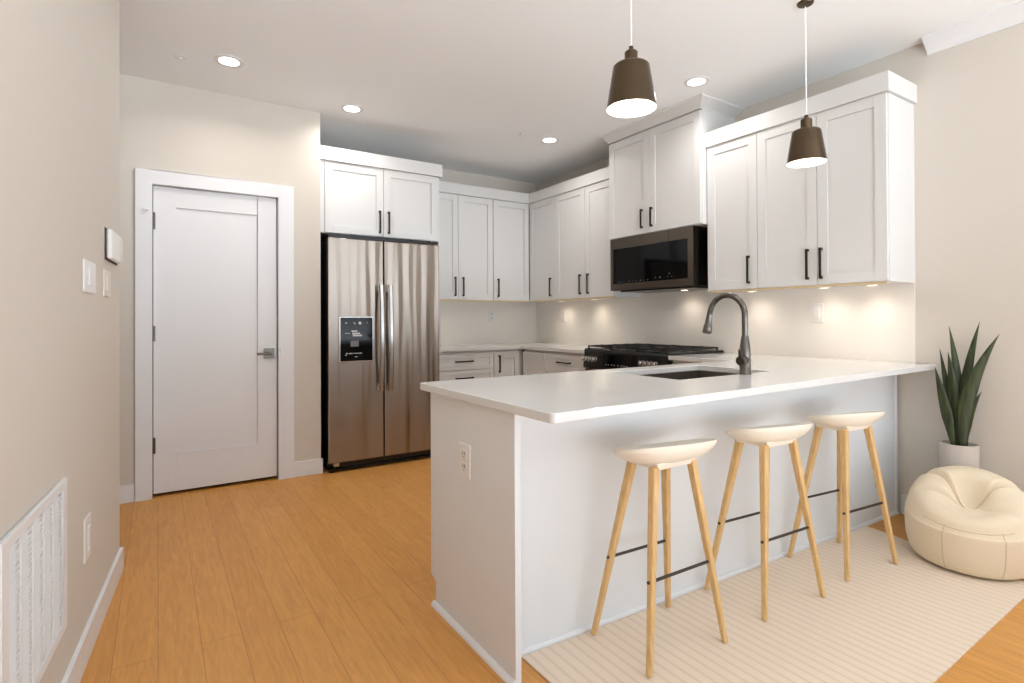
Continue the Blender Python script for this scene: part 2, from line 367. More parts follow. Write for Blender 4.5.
# back wall, wall cabinets
cabinet('wall_cabinet', 'y', YU, YB, 2.125, 2.965, ZB, ZD, [(2.14, 2.552, ZB, ZD, (2.513, HZ, .19, 'v')), (2.552, 2.963, ZB, ZD, (2.604, HZ, .19, 'v'))],
        'white two-door wall cabinet on the back wall, right beside the refrigerator')
cabinet('wall_cabinet', 'y', YU, YB, 2.965, XU+.0, ZB, ZD, [(2.967, 3.424, ZB, ZD, (3.022, HZ, .19, 'v'))],
        'white single-door wall cabinet on the back wall, filling the inside corner')
# range wall
cabinet('wall_cabinet', 'x', XU, XR, 4.465, YU+.3, ZB, ZD, [(4.467, 4.925, ZB, ZD, (4.541, HZ, .19, 'v'))],
        'white single-door wall cabinet on the range wall, next to the inside corner')
cabinet('wall_cabinet', 'x', XU, XR, 3.605, 4.465, ZB, ZD, [(4.0, 4.465, ZB, ZD, (4.066, HZ, .19, 'v')), (3.607, 4.0, ZB, ZD, (3.952, HZ, .19, 'v'))],
        'white two-door wall cabinet just left of the microwave')
cabinet('wall_cabinet', 'x', XU, XR, 2.212, 2.615, ZB, ZD, [(2.212, 2.613, ZB, ZD, (2.275, HZ, .19, 'v'))],
        'white single-door wall cabinet just right of the microwave')
c = cabinet('wall_cabinet', 'x', XU, XR, 1.418, 2.212, ZB, ZD, [(1.809, 2.212, ZB, ZD, (1.866, HZ, .19, 'v')), (1.420, 1.809, ZB, ZD, (1.783, HZ, .19, 'v'))],
        'white two-door wall cabinet at the open end above the peninsula')
XT = 3.362
t = cabinet('tall_wall_cabinet', 'x', XT, XR, 2.620, 3.597, 1.885, 2.737, [(3.125, 3.595, 1.887, 2.727, (3.20, 2.01, .155, 'v')), (2.622, 3.125, 1.887, 2.727, (3.095, 2.01, .155, 'v'))],
        'white raised two-door cabinet above the microwave reaching the ceiling')
# fridge cabinet with a side panel that runs to the floor
YF = 4.42
fc = cabinet('refrigerator_cabinet', 'y', YF, YB-.004, 1.078, 2.108, 1.878, ZD, [(1.106, 1.588, 1.88, ZD, (1.552, 2.0, .185, 'v')), (1.588, 2.086, 1.88, ZD, (1.63, 2.0, .185, 'v'))],
        'white two-door cabinet directly above the refrigerator')
MB().box(2.09, 2.108, YF, YB-.004, 0, 1.878).build('side_panel', CAB, fc)
MB().box(1.065, 1.105, YF+.004, YF+.02, 1.878, ZD).build('filler_strip', CAB, fc)

# cabinet crowns: one board per run
def crown(name, pts, z0, z1, label, t=.02):
    """pts: polyline of the outer face, inner side is offset to the left of the travel direction"""
    mb = MB()
    P = [Vector((p[0], p[1], 0)) for p in pts]; n = len(P); off = []
    for i in range(n):
        ds = []
        if i > 0: ds.append((P[i]-P[i-1]).normalized())
        if i < n-1: ds.append((P[i+1]-P[i]).normalized())
        ns = [Vector((-d.y, d.x, 0)) for d in ds]
        if len(ns) == 2: m = (ns[0]+ns[1]); m = m/ (m.length**2/2) 
        else: m = ns[0]
        off.append(P[i]+m*t)
    for i in range(n-1):
        a = [P[i], P[i+1], off[i+1], off[i]]
        mb.hexa([Vector((q.x, q.y, z0)) for q in a], [Vector((q.x, q.y, z1)) for q in a])
    return tag(mb.build(name, CAB), label, 'moulding')
e = .016
crown('cabinet_crown', [(XW+.006, YF-e), (2.108+e, YF-e), (2.108+e, YB-.004)], ZD+.003, ZT, 'white flat crown board along the top of the cabinet above the refrigerator')
crown('cabinet_crown', [(2.128, YU-e), (XU-e, YU-e), (XU-e, 3.60)], ZD+.003, ZT, 'white L-shaped crown board around the inside corner cabinets')
crown('cabinet_crown', [(XU-e, 2.617), (XU-e, 1.418-e), (XR, 1.418-e)], ZD+.003, ZT, 'white flat crown board on the cabinets nearest the peninsula end')
# flared crown of the tall cabinet
fl = MB()
def loop(o, z): return [Vector((XT-o, 3.597+o*.1, z)), Vector((XT-o, 2.620-o, z)), Vector((XR-.002, 2.620-o, z)), Vector((XR-.002, 3.597+o*.1, z))]
lv = [(.004, 2.737), (.006, 2.745), (.03, 2.758), (.062, 2.774), (.088, 2.785), (.092, ZC-.001)]
for (o0, z0), (o1, z1) in zip(lv, lv[1:]): fl.hexa(loop(o0, z0), loop(o1, z1))
tag(fl.build('cabinet_crown', CAB), 'white flared crown moulding between the raised cabinet and the ceiling', 'moulding')
# light rails (thin warm strip beneath the cabinets) and puck lights
def rail(face, f, u0, u1, label):
    m = MB(); fbox(m, face, f, u0, u1, .004, .016, ZB-.014, ZB-.0005)
    tag(m.build('light_rail', BRASSY), label, 'light rail')
rail('y', YU, 2.14, 3.42, 'thin warm light rail under the back wall cabinets')
rail('x', XU, 3.61, 4.90, 'thin warm light rail under the cabinets left of the microwave')
rail('x', XU, 1.43, 2.61, 'thin warm light rail under the cabinets above the peninsula end')
def puck(x, y, label):
    r = thing('under_cabinet_light', (x, y, ZB), label, 'light', 'warm lights under the wall cabinets')
    MB().lathe([(0, 0), (.034, 0), (.034, -.009), (.026, -.010), (.026, -.006)], (x, y, ZB-.0005), 24).build('housing', PLATE, r)
    MB().lathe([(.0, -.0075), (.026, -.0075)], (x, y, ZB-.0005), 24).build('lens', LED, r)
    l = bpy.data.lights.new('puck', 'SPOT'); l.energy = 2.6; l.color = WARM; l.spot_size = 2.7; l.spot_blend = 1; l.shadow_soft_size = .08
    o = bpy.data.objects.new('puck_lamp', l); C.objects.link(o); o.location = (0, 0, -.02); o.parent = r
for x, y, w in ((2.30, 5.16, 'beside the refrigerator on the back wall'), (3.65, 4.66, 'right of the inside corner on the range wall'), (3.65, 4.13, 'just left of the microwave'),
             (3.65, 2.40, 'just right of the microwave'), (3.65, 1.88, 'second from the open cabinet end'), (3.65, 1.60, 'at the open end of the cabinets')):
    puck(x, y, 'small warm light under the wall cabinets, '+w)

# backsplash
tag(MB().box(2.112, XR-.008, YB-.008, YB-.0003, CT, ZB).build('backsplash', TILE), 'pale zigzag tile backsplash on the back wall', 'backsplash')
tag(MB().box(XR-.008, XR-.0003, 1.42, YB-.0085, CT, 1.45).build('backsplash', TILE), 'pale zigzag tile backsplash on the range wall', 'backsplash')

# base cabinets (back and range wall)
XB, YBf = 3.140, 4.667
ZK = .872
def drawers(root, face, f, u0, u1, zs, hl):
    for z0, z1 in zs:
        cab_door(root, face, f, u0, u1, z0, z1, ((u0+u1)/2, z1-.075, hl, 'h'), 'drawer', fw=.045)
r = cabinet('base_cabinet', 'y', YBf, YB-.01, 2.125, 2.808, 0, .883, [], 'white drawer cabinet on the back wall beside the refrigerator', toe=True)
drawers(r, 'y', YBf, 2.14, 2.806, [(.70, .858), (.40, .698), (.11, .398)], .19)
cabinet('base_cabinet', 'y', YBf, YB-.01, 2.808, XB+.03, 0, .883, [(2.81, 3.118, .11, .858, (2.868, .74, .17, 'v'))], 'white narrow one-door base cabinet on the back wall at the inside corner', toe=True)
cabinet('base_cabinet', 'x', XB, XR-.01, 4.277, YBf-.02, 0, .883, [(4.279, 4.645, .11, .858, None)], 'white base cabinet on the range wall touching the inside corner', toe=True)
r = cabinet('base_cabinet', 'x', XB, XR-.01, 3.648, 4.277, 0, .883, [], 'white drawer cabinet on the range wall just left of the range', toe=True)
drawers(r, 'x', XB, 3.652, 4.275, [(.70, .858), (.40, .698), (.11, .398)], .19)
cabinet('base_cabinet', 'x', XB, XR-.01, 2.20, 2.716, 0, .883, [(2.2, 2.712, .11, .858, (2.69, .74, .17, 'v'))], 'white base cabinet between the range and the peninsula', toe=True)

# countertops ------------------------------------------------------
CZ0, CZ1 = CT-.030, CT
w = MB().poly([(2.125, 4.637), (3.110, 4.637), (3.110, 3.645), (XR-.009, 3.645), (XR-.009, YB-.009), (2.125, YB-.009)], CZ0, CZ1)
tag(w.build('worktop', QUARTZ, bevel=.002), 'white quartz L-shaped worktop along the back wall and left of the range', 'worktop')
# peninsula top with sink cut-out: left part, right part, front/back strips as one mesh grid
sx0, sx1, sy0, sy1 = 1.920, 2.620, 1.615, 2.062
def arc(cx, cy, r, a0, a1, n=6): return [(cx+r*math.cos(a0+(a1-a0)*i/n), cy+r*math.sin(a0+(a1-a0)*i/n)) for i in range(n+1)]
def yfront(x): return 1.2354+(x-.936)/(XR-.936)*(1.3126-1.2354)
outer = arc(.936+.02, 1.2360+.02, .02, PI, 1.5*PI)+[(sx0, yfront(sx0)), (sx1, yfront(sx1)), (XR-.009, yfront(XR-.009)), (XR-.009, 2.716), (3.110, 2.716), (3.110, 2.182), (sx1, 2.182), (sx0, 2.182)]+arc(.936+.02, 2.182-.02, .02, .5*PI, PI)
ct = MB()
def slab(pts):
    ct.poly(pts, CZ0, CZ1)
A = arc(.956, 1.2560, .02, PI, 1.5*PI); B = arc(.956, 2.162, .02, .5*PI, PI)
bm = bmesh.new()
def V(x, y, z): return bm.verts.new((x, y, z))
polys = [A+[(sx0, yfront(sx0)), (sx0, sy0), (sx0, sy1), (sx0, 2.182)]+B,
         [(sx0, yfront(sx0)), (sx1, yfront(sx1)), (sx1, sy0), (sx0, sy0)],
         [(sx0, sy1), (sx1, sy1), (sx1, 2.182), (sx0, 2.182)],
         [(sx1, yfront(sx1)), (XR-.009, yfront(XR-.009)), (XR-.009, 2.716), (3.110, 2.716), (3.110, 2.182), (sx1, 2.182), (sx1, sy1), (sx1, sy0)]]
fs = [bm.faces.new([V(x, y, CZ0) for x, y in p]) for p in polys]
bmesh.ops.remove_doubles(bm, verts=bm.verts, dist=1e-5)
ext = bmesh.ops.extrude_face_region(bm, geom=bm.faces[:])
bmesh.ops.translate(bm, verts=[g for g in ext['geom'] if isinstance(g, bmesh.types.BMVert)], vec=(0, 0, CZ1-CZ0))
bmesh.ops.recalc_face_normals(bm, faces=bm.faces)
me = bpy.data.meshes.new('worktop'); bm.to_mesh(me); bm.free(); me.materials.append(QUARTZ)
o = bpy.data.objects.new('worktop', me); C.objects.link(o); md = o.modifiers.new('bevel', 'BEVEL'); md.width = .003; md.segments = 2; md.limit_method = 'ANGLE'
tag(o, 'large white quartz peninsula worktop with an undermount sink and overhang', 'worktop')

# peninsula body ---------------------------------------------------
PXL = .967
pen = thing('peninsula', (2.3, 1.85, 0), 'white panelled kitchen peninsula under the quartz worktop', 'cabinet')
def yp(x): return 1.612+(x-.99)/(3.80-.99)*(1.520-1.612)
b = MB()
# hollow body around the sink: front skin, back skin
b.poly([(PXL+.02, yp(PXL)), (XR-.016, yp(XR)), (XR-.016, yp(XR)+.02), (PXL+.02, yp(PXL)+.02)], .0, CZ0-.0005)
b.build('front_panel', PANEL, pen)
b = MB(); b.box(PXL+.02, 3.1, 2.08, 2.10, .1, CZ0-.0005); b.box(PXL+.02, 3.1, 2.0, 2.02, 0, .1); b.build('kitchen_side_panel', CAB, pen)
b = MB()
b.add([(x, y, z) for x in (PXL, PXL+.02) for y, z in ((1.490, 0), (2.082, 0), (2.082, .095), (2.128, .095+.02), (2.128, CZ0-.0005), (1.490, CZ0-.0005))],
      [[0, 1, 2, 3, 4, 5], [11, 10, 9, 8, 7, 6]]+[[i, (i+1) % 6, 6+(i+1) % 6, 6+i] for i in range(6)])
b.build('end_panel', PANEL, pen)
MB().box(PXL-.0015, PXL+.0215, 1.478, 1.496, 0, CZ0-.0005).build('corner_post', PANEL, pen, bevel=.001)
MB().poly([(XR-.05, yp(XR)-.008), (XR-.016, yp(XR)-.008), (XR-.016, yp(XR)), (XR-.05, yp(XR))], 0, CZ0-.0005).build('wall_strip', PANEL, pen)
def shoe(p0, p1, nrm, r=.018):
    m = MB(); p0 = Vector(p0); p1 = Vector(p1); nrm = Vector(nrm); sec = [(0, 0), (r, 0), (r*.9, r*.45), (r*.7, r*.75), (r*.4, r*.95), (0, r)]
    k = len(sec); vs = [p+nrm*a+Vector((0, 0, z)) for p in (p0, p1) for a, z in sec]
    m.add(vs, [list(range(k)), list(range(k, 2*k))[::-1]]+[[i, (i+1) % k, k+(i+1) % k, k+i] for i in range(k)])
    return m
shoe((PXL-.0015, 1.478, 0), (PXL-.0015, 2.09, 0), (-1, 0, 0)).build('shoe_moulding', TRIMW, pen)
shoe((PXL+.022, yp(PXL), 0), (XR-.016, yp(XR), 0), (0, -1, 0), .016).build('shoe_moulding', TRIMW, pen)

# sink
sk = thing('sink', ((sx0+sx1)/2, (sy0+sy1)/2, .70), 'undermount stainless steel sink bowl set into the peninsula worktop', 'sink')
m = MB(); g = .004; a0, a1, b0, b1 = sx0-g, sx1+g, sy0-g, sy1+g; d = .69
ring = lambda x0, x1, y0, y1, z: [Vector((x0, y0, z)), Vector((x1, y0, z)), Vector((x1, y1, z)), Vector((x0, y1, z))]
L0 = ring(a0, a1, b0, b1, CZ0-.001); L1 = ring(a0+.008, a1-.008, b0+.008, b1-.008, d+.01); L2 = ring(a0+.02, a1-.02, b0+.02, b1-.02, d)
m.add(L0+L1+L2, [[i, (i+1) % 4, 4+(i+1) % 4, 4+i] for i in range(4)]+[[4+i, 4+(i+1) % 4, 8+(i+1) % 4, 8+i] for i in range(4)]+[[8, 9, 10, 11]])
m.build('bowl', SINKM, sk, solid=.0012)
MB().lathe([(0, 0), (.03, 0), (.042, .003), (.045, .001)], ((sx0+sx1)/2, (sy0+sy1)/2, d+.001), 24).build('drain', CHROME, sk)

# faucet
fx, fyy = 2.362, 1.592
fa = thing('faucet', (fx, fyy, CT), 'tall gunmetal pull-down faucet arching over the sink', 'faucet')
MB().lathe([(.0, 0), (.028, 0), (.028, .008), (.026, .012), (.026, .06), (.025, .10), (.023, .135), (.018, .17), (.0155, .185), (0, .186)], (fx, fyy, CT), 28).build('faucet_body', FAUCET, fa)
pts = [(fx, fyy, CT+.18), (fx, fyy, CT+.27)]; rr = .098
for i in range(17):
    a = PI-i/16*PI*.93; pts.append((fx, fyy+rr+rr*math.cos(a), CT+.285+rr*math.sin(a)))
e0 = Vector(pts[-1]); dirn = (e0-Vector(pts[-2])).normalized()
pts.append(e0+dirn*.015)
MB().tube(pts, .0142, 16).build('spout', FAUCET, fa)
p = Vector(pts[-1]); dirn = Vector((0, .18, -1)).normalized()
MB().tube([p-dirn*.004, p+dirn*.02, p+dirn*.055, p+dirn*.062, p+dirn*.095, p+dirn*.1], [.0135, .015, .0175, .021, .023, .021], 20).build('spray_head', FAUCET, fa)
lv_ = MB(); q = Vector((fx, fyy, CT+.068)); ld = Vector((-.93, -.25, 0)).normalized()
lv_.tube([q, q+ld*.058, q+ld*.066], [.024, .024, .018], 20)
lv_.tube([q+ld*.042, q+ld*.062+Vector((0, .0, .02)), q+ld*.075+Vector((0, .0, .055))], [.011, .009, .006], 12)
lv_.build('lever', FAUCETD, fa)

# ---------------------------------------------------------------- refrigerator
fx0, fx1, fyf = 1.100, 2.040, 4.300
fr = thing('refrigerator', ((fx0+fx1)/2, 4.7, 0), 'stainless steel side-by-side refrigerator with ice dispenser in left door', 'refrigerator')
MB().box(fx0+.006, fx1-.006, fyf+.078, 5.05, .02, 1.822).build('body', BLACK, fr, bevel=.004)
spl = 1.545
for i, (a, bb_) in enumerate(((fx0, spl-.004), (spl+.004, fx1))):
    m = MB(); m.box(a, bb_, fyf, fyf+.07, .075, 1.825); 
    dd = m.build('door', STEEL, fr, bevel=.006, seg=3)
    hx = spl-.038 if i == 0 else spl+.038
    h = MB(); n = 14; prf = []
    for k in range(n+1):
        tt = k/n; z = .615+tt*(1.468-.615); out = .045+.022*math.sin(PI*tt)
        prf.append((fyf-out, z))
    w0, w1 = hx-.019, hx+.019; vs = []
    for (y, z) in prf: vs += [(w0, y, z), (w0+.008, y-.01, z), (w1-.008, y-.01, z), (w1, y, z), (w1-.006, y+.012, z), (w0+.006, y+.012, z)]
    fsx = [[k*6+j, k*6+(j+1) % 6, (k+1)*6+(j+1) % 6, (k+1)*6+j] for k in range(n) for j in range(6)]+[[5, 4, 3, 2, 1, 0], [n*6+j for j in range(6)]]
    h.add(vs, fsx, True)
    for z in (.64, 1.44): h.box(hx-.013, hx+.013, fyf-.05, fyf+.002, z-.025, z+.025)
    h.build('handle', HANDLE, dd)
    if i == 0:
        x0, x1, z0, z1 = 1.190, 1.448, .862, 1.205
        MB().box(x0-.008, x1+.008, fyf-.006, fyf+.004, z0-.008, z1+.008).build('dispenser_frame', HANDLE, dd, bevel=.004)
        MB().box(x0, x1, fyf-.0075, fyf-.003, z0, z1).build('dispenser_panel', BLACKG, dd, bevel=.003)
        yi = fyf-.0082
        def I(u0, u1, w0_, w1_): MB().box(x0+u0, x0+u1, yi, yi+.0006, z0+w0_, z0+w1_).build('icon', ICON, dd)
        W_, H_ = x1-x0, z1-z0
        def rel(a_, b_, c_, d_): I(a_*W_, b_*W_, c_*H_, d_*H_)
        rel(.15, .20, .865, .885); rel(.40, .43, .87, .89); rel(.43, .455, .84, .87); rel(.80, .84, .87, .882)
        rel(.14, .30, .63, .645); rel(.34, .52, .67, .70); rel(.36, .60, .61, .65); rel(.38, .66, .565, .60)
        rel(.17, .22, .17, .19); rel(.26, .36, .16, .185); rel(.38, .66, .17, .182); rel(.44, .52, .09, .105); rel(.15, .19, .13, .15)
        for cxx, czz, rad in ((.60, .87, .012),):
            MB().tube([(x0+cxx*W_, yi, z0+czz*H_), (x0+cxx*W_, yi+.0006, z0+czz*H_)], rad, 16).build('icon', ICON, dd)
        MB().box(x0+.31*W_, x0+.56*W_, yi, yi+.0006, z0+.33*H_, z0+.47*H_).build('ice_paddle', ICON2, dd)
MB().box(fx0+.01, fx1-.06, fyf+.03, 4.9, 1.826, 1.862).build('hinge_cover', BLACK, fr, bevel=.006)
m = MB(); m.box(fx0+.07, fx1-.01, fyf+.045, fyf+.08, .025, .07); m.box(fx0+.02, fx1, fyf+.012, fyf+.05, .012, .024); m.build('base_grille', BLACK, fr)
for q_ in (fx0+.03, fx1-.05): MB().tube([(q_, fyf+.04, .0), (q_, fyf+.04, .03)], .022, 14).build('foot', BLACK, fr)
MB().box(fx0+.045, fx0+.085, fyf+.012, fyf+.05, .045, .074).build('lower_hinge', CHROME, fr, bevel=.003)

# ---------------------------------------------------------------- microwave
mx0, my0, my1, mz0, mz1 = 3.372, 2.698, 3.592, 1.432, 1.883
mw = thing('microwave', (3.57, (my0+my1)/2, mz0), 'dark stainless over-the-range microwave beneath the raised cabinet', 'microwave')
MB().box(mx0+.045, XR-.012, my0, my1, mz0, mz1).build('body', BLACK, mw, bevel=.002)
m = MB()
for a in ((my0, my0+.052, 0, .042, mz0, mz1), (my1-.036, my1, 0, .042, mz0, mz1), (my0+.052, my1-.036, 0, .042, mz0, mz0+.058), (my0+.052, my1-.036, 0, .042, mz1-.088, mz1)):
    fbox(m, 'x', mx0, *a)
dr_ = m.build('door', STEELD, mw)
MB().box(mx0+.006, mx0+.04, my0+.052, my1-.036, mz0+.058, mz1-.088).build('glass', BLACKG, dr_)
MB().box(mx0-.0012, mx0+.001, 2.93, 2.933, mz1-.088, mz1).build('door_seam', BLACK, dr_)
m = MB()
for k in range(15):
    y = 3.50-k*.042; ww = random.choice((.006, .010, .016))
    if k in (2, 9, 12): continue
    MB().box(mx0+.0048, mx0+.0062, y-ww, y, mz0+.070+(0.012 if k > 9 else 0), mz0+.076+(0.012 if k > 9 else 0)).build('button_icon', ICON2, mw)
MB().box(mx0+.0048, mx0+.0062, 2.925, 2.94, mz0+.105, mz0+.112).build('button_icon', ICON2, mw)
m = MB(); m.box(mx0+.03, XR-.03, my0+.04, my1-.09, mz0-.014, mz0); m.build('bottom_vent', BLACK, mw, bevel=.004)
MB().lathe([(0, -.001), (.028, -.001)], (3.66, 3.02, mz0-.014), 20).build('cooktop_light', LED, mw)
l = bpy.data.lights.new('cooktop_light', 'SPOT'); l.energy = 2.0; l.color = WARM; l.spot_size = 2.7; l.spot_blend = 1; l.shadow_soft_size = .06
o = bpy.data.objects.new('cooktop_lamp', l); C.objects.link(o); o.location = (3.65, 3.02, mz0-.035)

# ---------------------------------------------------------------- range
ry0, ry1 = 2.722, 3.640
rg = thing('gas_range', (3.4, (ry0+ry1)/2, 0), 'black and stainless gas range with cast iron grates and front knobs', 'range')
MB().box(XB+.01, XR-.012, ry0+.002, ry1-.002, .06, .905).build('body', STEELD, rg)
m = MB(); m.add([(x, y, z) for y in (ry0-.002, ry1+.002) for x, z in ((3.102, .905), (3.110, .926), (3.13, .934), (XR-.03, .934), (XR-.012, .925), (XR-.012, .9155), (3.12, .9155))],
      [[0, 1, 2, 3, 4, 5, 6], [13, 12, 11, 10, 9, 8, 7]]+[[i, (i+1) % 7, 7+(i+1) % 7, 7+i] for i in range(7)])
m.build('cooktop', BLACK, rg, bevel=.003)
m = MB(); m.add([(x, y, z) for y in (ry0, ry1) for x, z in ((3.105, .905), (3.09, .775), (3.10, .765), (XB+.01, .765), (XB+.01, .905))],
      [[0, 1, 2, 3, 4], [9, 8, 7, 6, 5]]+[[i, (i+1) % 5, 5+(i+1) % 5, 5+i] for i in range(5)])
m.build('control_panel', BLACK, rg, bevel=.002)
MB().hexa([(3.0900, 3.02, .785), (3.0900, 3.40, .785), (3.096, 3.40, .785), (3.096, 3.02, .785)], [(3.1024, 3.02, .893), (3.1024, 3.40, .893), (3.11, 3.40, .893), (3.11, 3.02, .893)]).build('display', BLACKG, rg)
m = MB()
for k, y in enumerate((3.36, 3.33, 3.29, 3.26, 3.22, 3.18, 3.15, 3.12)): MB().box(3.0915, 3.0935, y-.008, y, .806, .812).build('display_icon', ICON, rg)
for y in (3.62, 3.575, 3.53, 3.485, 2.955, 2.91, 2.865, 2.82):
    k = MB(); p = Vector((3.098, y, .845)); d = Vector((-1, 0, .12)).normalized()
    k.tube([p, p+d*.008], .021, 20); k.tube([p+d*.008, p+d*.03, p+d*.034], [.0165, .0155, .013], 20)
    kk = k.build('knob', HANDLE, rg)
    MB().box(3.058, 3.066, y-.004, y+.004, .825, .872).build('knob_grip', HANDLE, kk)
m = MB(); m.box(3.108, XB+.009, ry0+.004, ry1-.004, .16, .755); od = m.build('oven_door', STEELD, rg, bevel=.003)
MB().box(3.106, 3.1085, ry0+.12, ry1-.12, .26, .60).build('oven_window', BLACKG, od)
m = MB(); m.tube([(3.066, ry0+.05, .715), (3.066, ry1-.05, .715)], .012, 14)
for y in (ry0+.09, ry1-.09): m.tube([(3.066, y, .715), (3.11, y, .715)], .009, 10)
m.build('oven_handle', HANDLE, od)
gw = (ry1-ry0-.04)/3
for i in range(3):
    y0, y1 = ry0+.02+i*gw+.004, ry0+.02+(i+1)*gw-.004; g_ = MB(); z0, z1 = .946, .958
    x0, x1 = 3.125, XR-.05
    g_.box(x0, x1, y0, y0+.011, z0, z1); g_.box(x0, x1, y1-.011, y1, z0, z1); g_.box(x0, x0+.011, y0, y1, z0, z1); g_.box(x1-.011, x1, y0, y1, z0, z1)
    yc = (y0+y1)/2; g_.box(x0, x1, yc-.005, yc+.005, z0+.002, z1+.003)
    for xx in (x0+.15, (x0+x1)/2, x1-.15): g_.box(xx-.005, xx+.005, y0, y1, z0+.002, z1+.003)
    for xx in (x0+.005, x1-.005):
        for yy in (y0+.006, y1-.006): g_.box(xx-.006, xx+.006, yy-.006, yy+.006, .933, z0)
    g_.build('grate', IRON, rg, bevel=.002)
for x, y in ((3.27, 2.89), (3.27, 3.52), (3.58, 2.89), (3.58, 3.52), (3.42, 3.205)):
    MB().lathe([(0, .010), (.032, .010), (.036, .007), (.036, .004), (.05, .002), (.05, -.001)], (x, y, .934), 24).build('burner', IRON, rg)
MB().box(3.16, XR-.02, ry0+.02, ry1-.02, 0, .06).build('toe_base', BLACK, rg)

# ---------------------------------------------------------------- rug
A_, B_, C_, D_ = Vector((1.065, 1.590, 0)), Vector((3.362, 1.510, 0)), Vector((3.225, .769, 0)), Vector((1.075, .730, 0))
NX, NY = 520, 3
vs = []; fs = []
for i in range(NX+1):
    u = i/NX; p = A_.lerp(B_, u); q = D_.lerp(C_, u)
    for j in range(NY+1):
        r_ = p.lerp(q, j/NY); ph = (r_.x % .042)/.042
        z = .005+.0012*abs(math.sin(PI*ph))**.6
        vs.append((r_.x, r_.y, z))
for i in range(NX):
    for j in range(NY): a = i*(NY+1)+j; fs.append([a, a+1, a+NY+2, a+NY+1])
rim = [i*(NY+1) for i in range(NX+1)]+[NX*(NY+1)+j for j in range(1, NY+1)]+[i*(NY+1)+NY for i in range(NX-1, -1, -1)]+[j for j in range(NY-1, 0, -1)]
base = len(vs); vs += [(vs[i][0], vs[i][1], .0005) for i in rim]; k = len(rim)
fs += [[rim[i], rim[(i+1) % k], base+(i+1) % k, base+i] for i in range(k)]+[[base+i for i in range(k)][::-1]]
tag(MB().add(vs, fs, False).build('rug', RUGM), 'cream ribbed area rug lying beside the peninsula under the bar stools', 'rug')

# ---------------------------------------------------------------- bar stools
def make_stool(cx, cy, label):
    root = thing('bar_stool', (cx, cy, .0075), label, 'bar stool', 'bar stools along the peninsula')
    H = .664
    feet = [(-.192, .148), (-.200, -.135), (.190, .128), (.172, -.152)]; tops = [(-.062, .070), (-.105, -.072), (.115, .070), (.104, -.062)]
    for (fxx, fyq), (tx, ty) in zip(feet, tops):
        m = MB(); a = .0095; b_ = .0150; h0, h1 = .0075, H
        ang = math.atan2(ty-fyq, tx-fxx)
        def sq(x, y, r, z):
            return [Vector((cx+x+sx*r, cy+y+sy*r, z)) for sx, sy in ((-1, -1), (1, -1), (1, 1), (-1, 1))]
        m.hexa(sq(fxx, fyq, a, h0), sq(tx, ty, b_, h1)); m.build('leg', LEGW, root, bevel=.005, seg=3)
    def at(i, z):
        f, t_ = feet[i], tops[i]; k_ = (z-.0075)/(H-.0075); return Vector((cx+f[0]+(t_[0]-f[0])*k_, cy+f[1]+(t_[1]-f[1])*k_, z))
    for i, j, z in ((0, 2, .295), (1, 3, .295)):
        p, q = at(i, z), at(j, z); d_ = (q-p).normalized(); m = MB(); m.tube([p-d_*.017, q+d_*.005], .0055, 12); m.build('footrest', ROD, root)
    # bracket under the shell
    m = MB(); m.hexa([Vector((cx-.085, cy-.072, H-.016)), Vector((cx+.105, cy-.072, H-.016)), Vector((cx+.105, cy+.072, H-.016)), Vector((cx-.085, cy+.072, H-.016))],
                     [Vector((cx-.095, cy-.080, H+.010)), Vector((cx+.115, cy-.080, H+.010)), Vector((cx+.115, cy+.080, H+.010)), Vector((cx-.095, cy+.080, H+.010))])
    m.build('bracket', SEAT, root, bevel=.004)
    # shell: grid over a superellipse
    NR, NA = 14, 56; vs = []; fs = []
    def prof(r, a_):
        ca, sa = math.cos(a_), math.sin(a_); e_ = .86
        x = math.copysign(abs(ca)**e_, ca)*r*.238; y = math.copysign(abs(sa)**e_, sa)*r*.116
        y *= 1-.08*(x/.238)
        u = x/.232
        z = -.20*y - .012*u + .006*max(0, u)**2  - .012*(1-abs(y/.116)**2)*(1-r*r)
        th_ = .010+.042*(1-r**2.6)+.010*max(0, u)
        return x+.046, y, z, th_
    for s_ in (1, 0):
        for i in range(NR+1):
            r = i/NR
            for k_ in range(NA):
                x, y, z, t_ = prof(r, 2*PI*k_/NA); 
                zt = z+.010; zb = (z-.006)*r**5-.040*(1-r**5)-.004*(1-r)
                vs.append((cx+x, cy+y, H+.038+(zt if s_ else zb)))
    lay = (NR+1)*NA
    for s_ in (0, 1):
        o_ = s_*lay
        for i in range(NR):
            for k_ in range(NA): fs.append([o_+i*NA+k_, o_+i*NA+(k_+1) % NA, o_+(i+1)*NA+(k_+1) % NA, o_+(i+1)*NA+k_])
    for k_ in range(NA): fs.append([NR*NA+k_, NR*NA+(k_+1) % NA, lay+NR*NA+(k_+1) % NA, lay+NR*NA+k_])
    m = MB(); m.add(vs, fs, True); o_ = m.build('seat', SEAT, root)
    for q_ in o_.data.polygons: q_.use_smooth = True
    o_.modifiers.new('b', 'BEVEL').width = .003
    return root
s1 = make_stool(1.554, 1.404, 'cream saddle-seat bar stool with wooden legs, nearest the peninsula end panel')
s2 = copy_tree(s1); s2.location = (2.184, 1.385, .0075); s2['label'] = 'cream saddle-seat bar stool with wooden legs, middle of the three'
s3 = copy_tree(s1); s3.location = (2.790, 1.362, .0075); s3['label'] = 'cream saddle-seat bar stool with wooden legs, nearest the beanbag and right wall'
s2.rotation_euler.z = math.radians(-2); s3.rotation_euler.z = math.radians(-4)

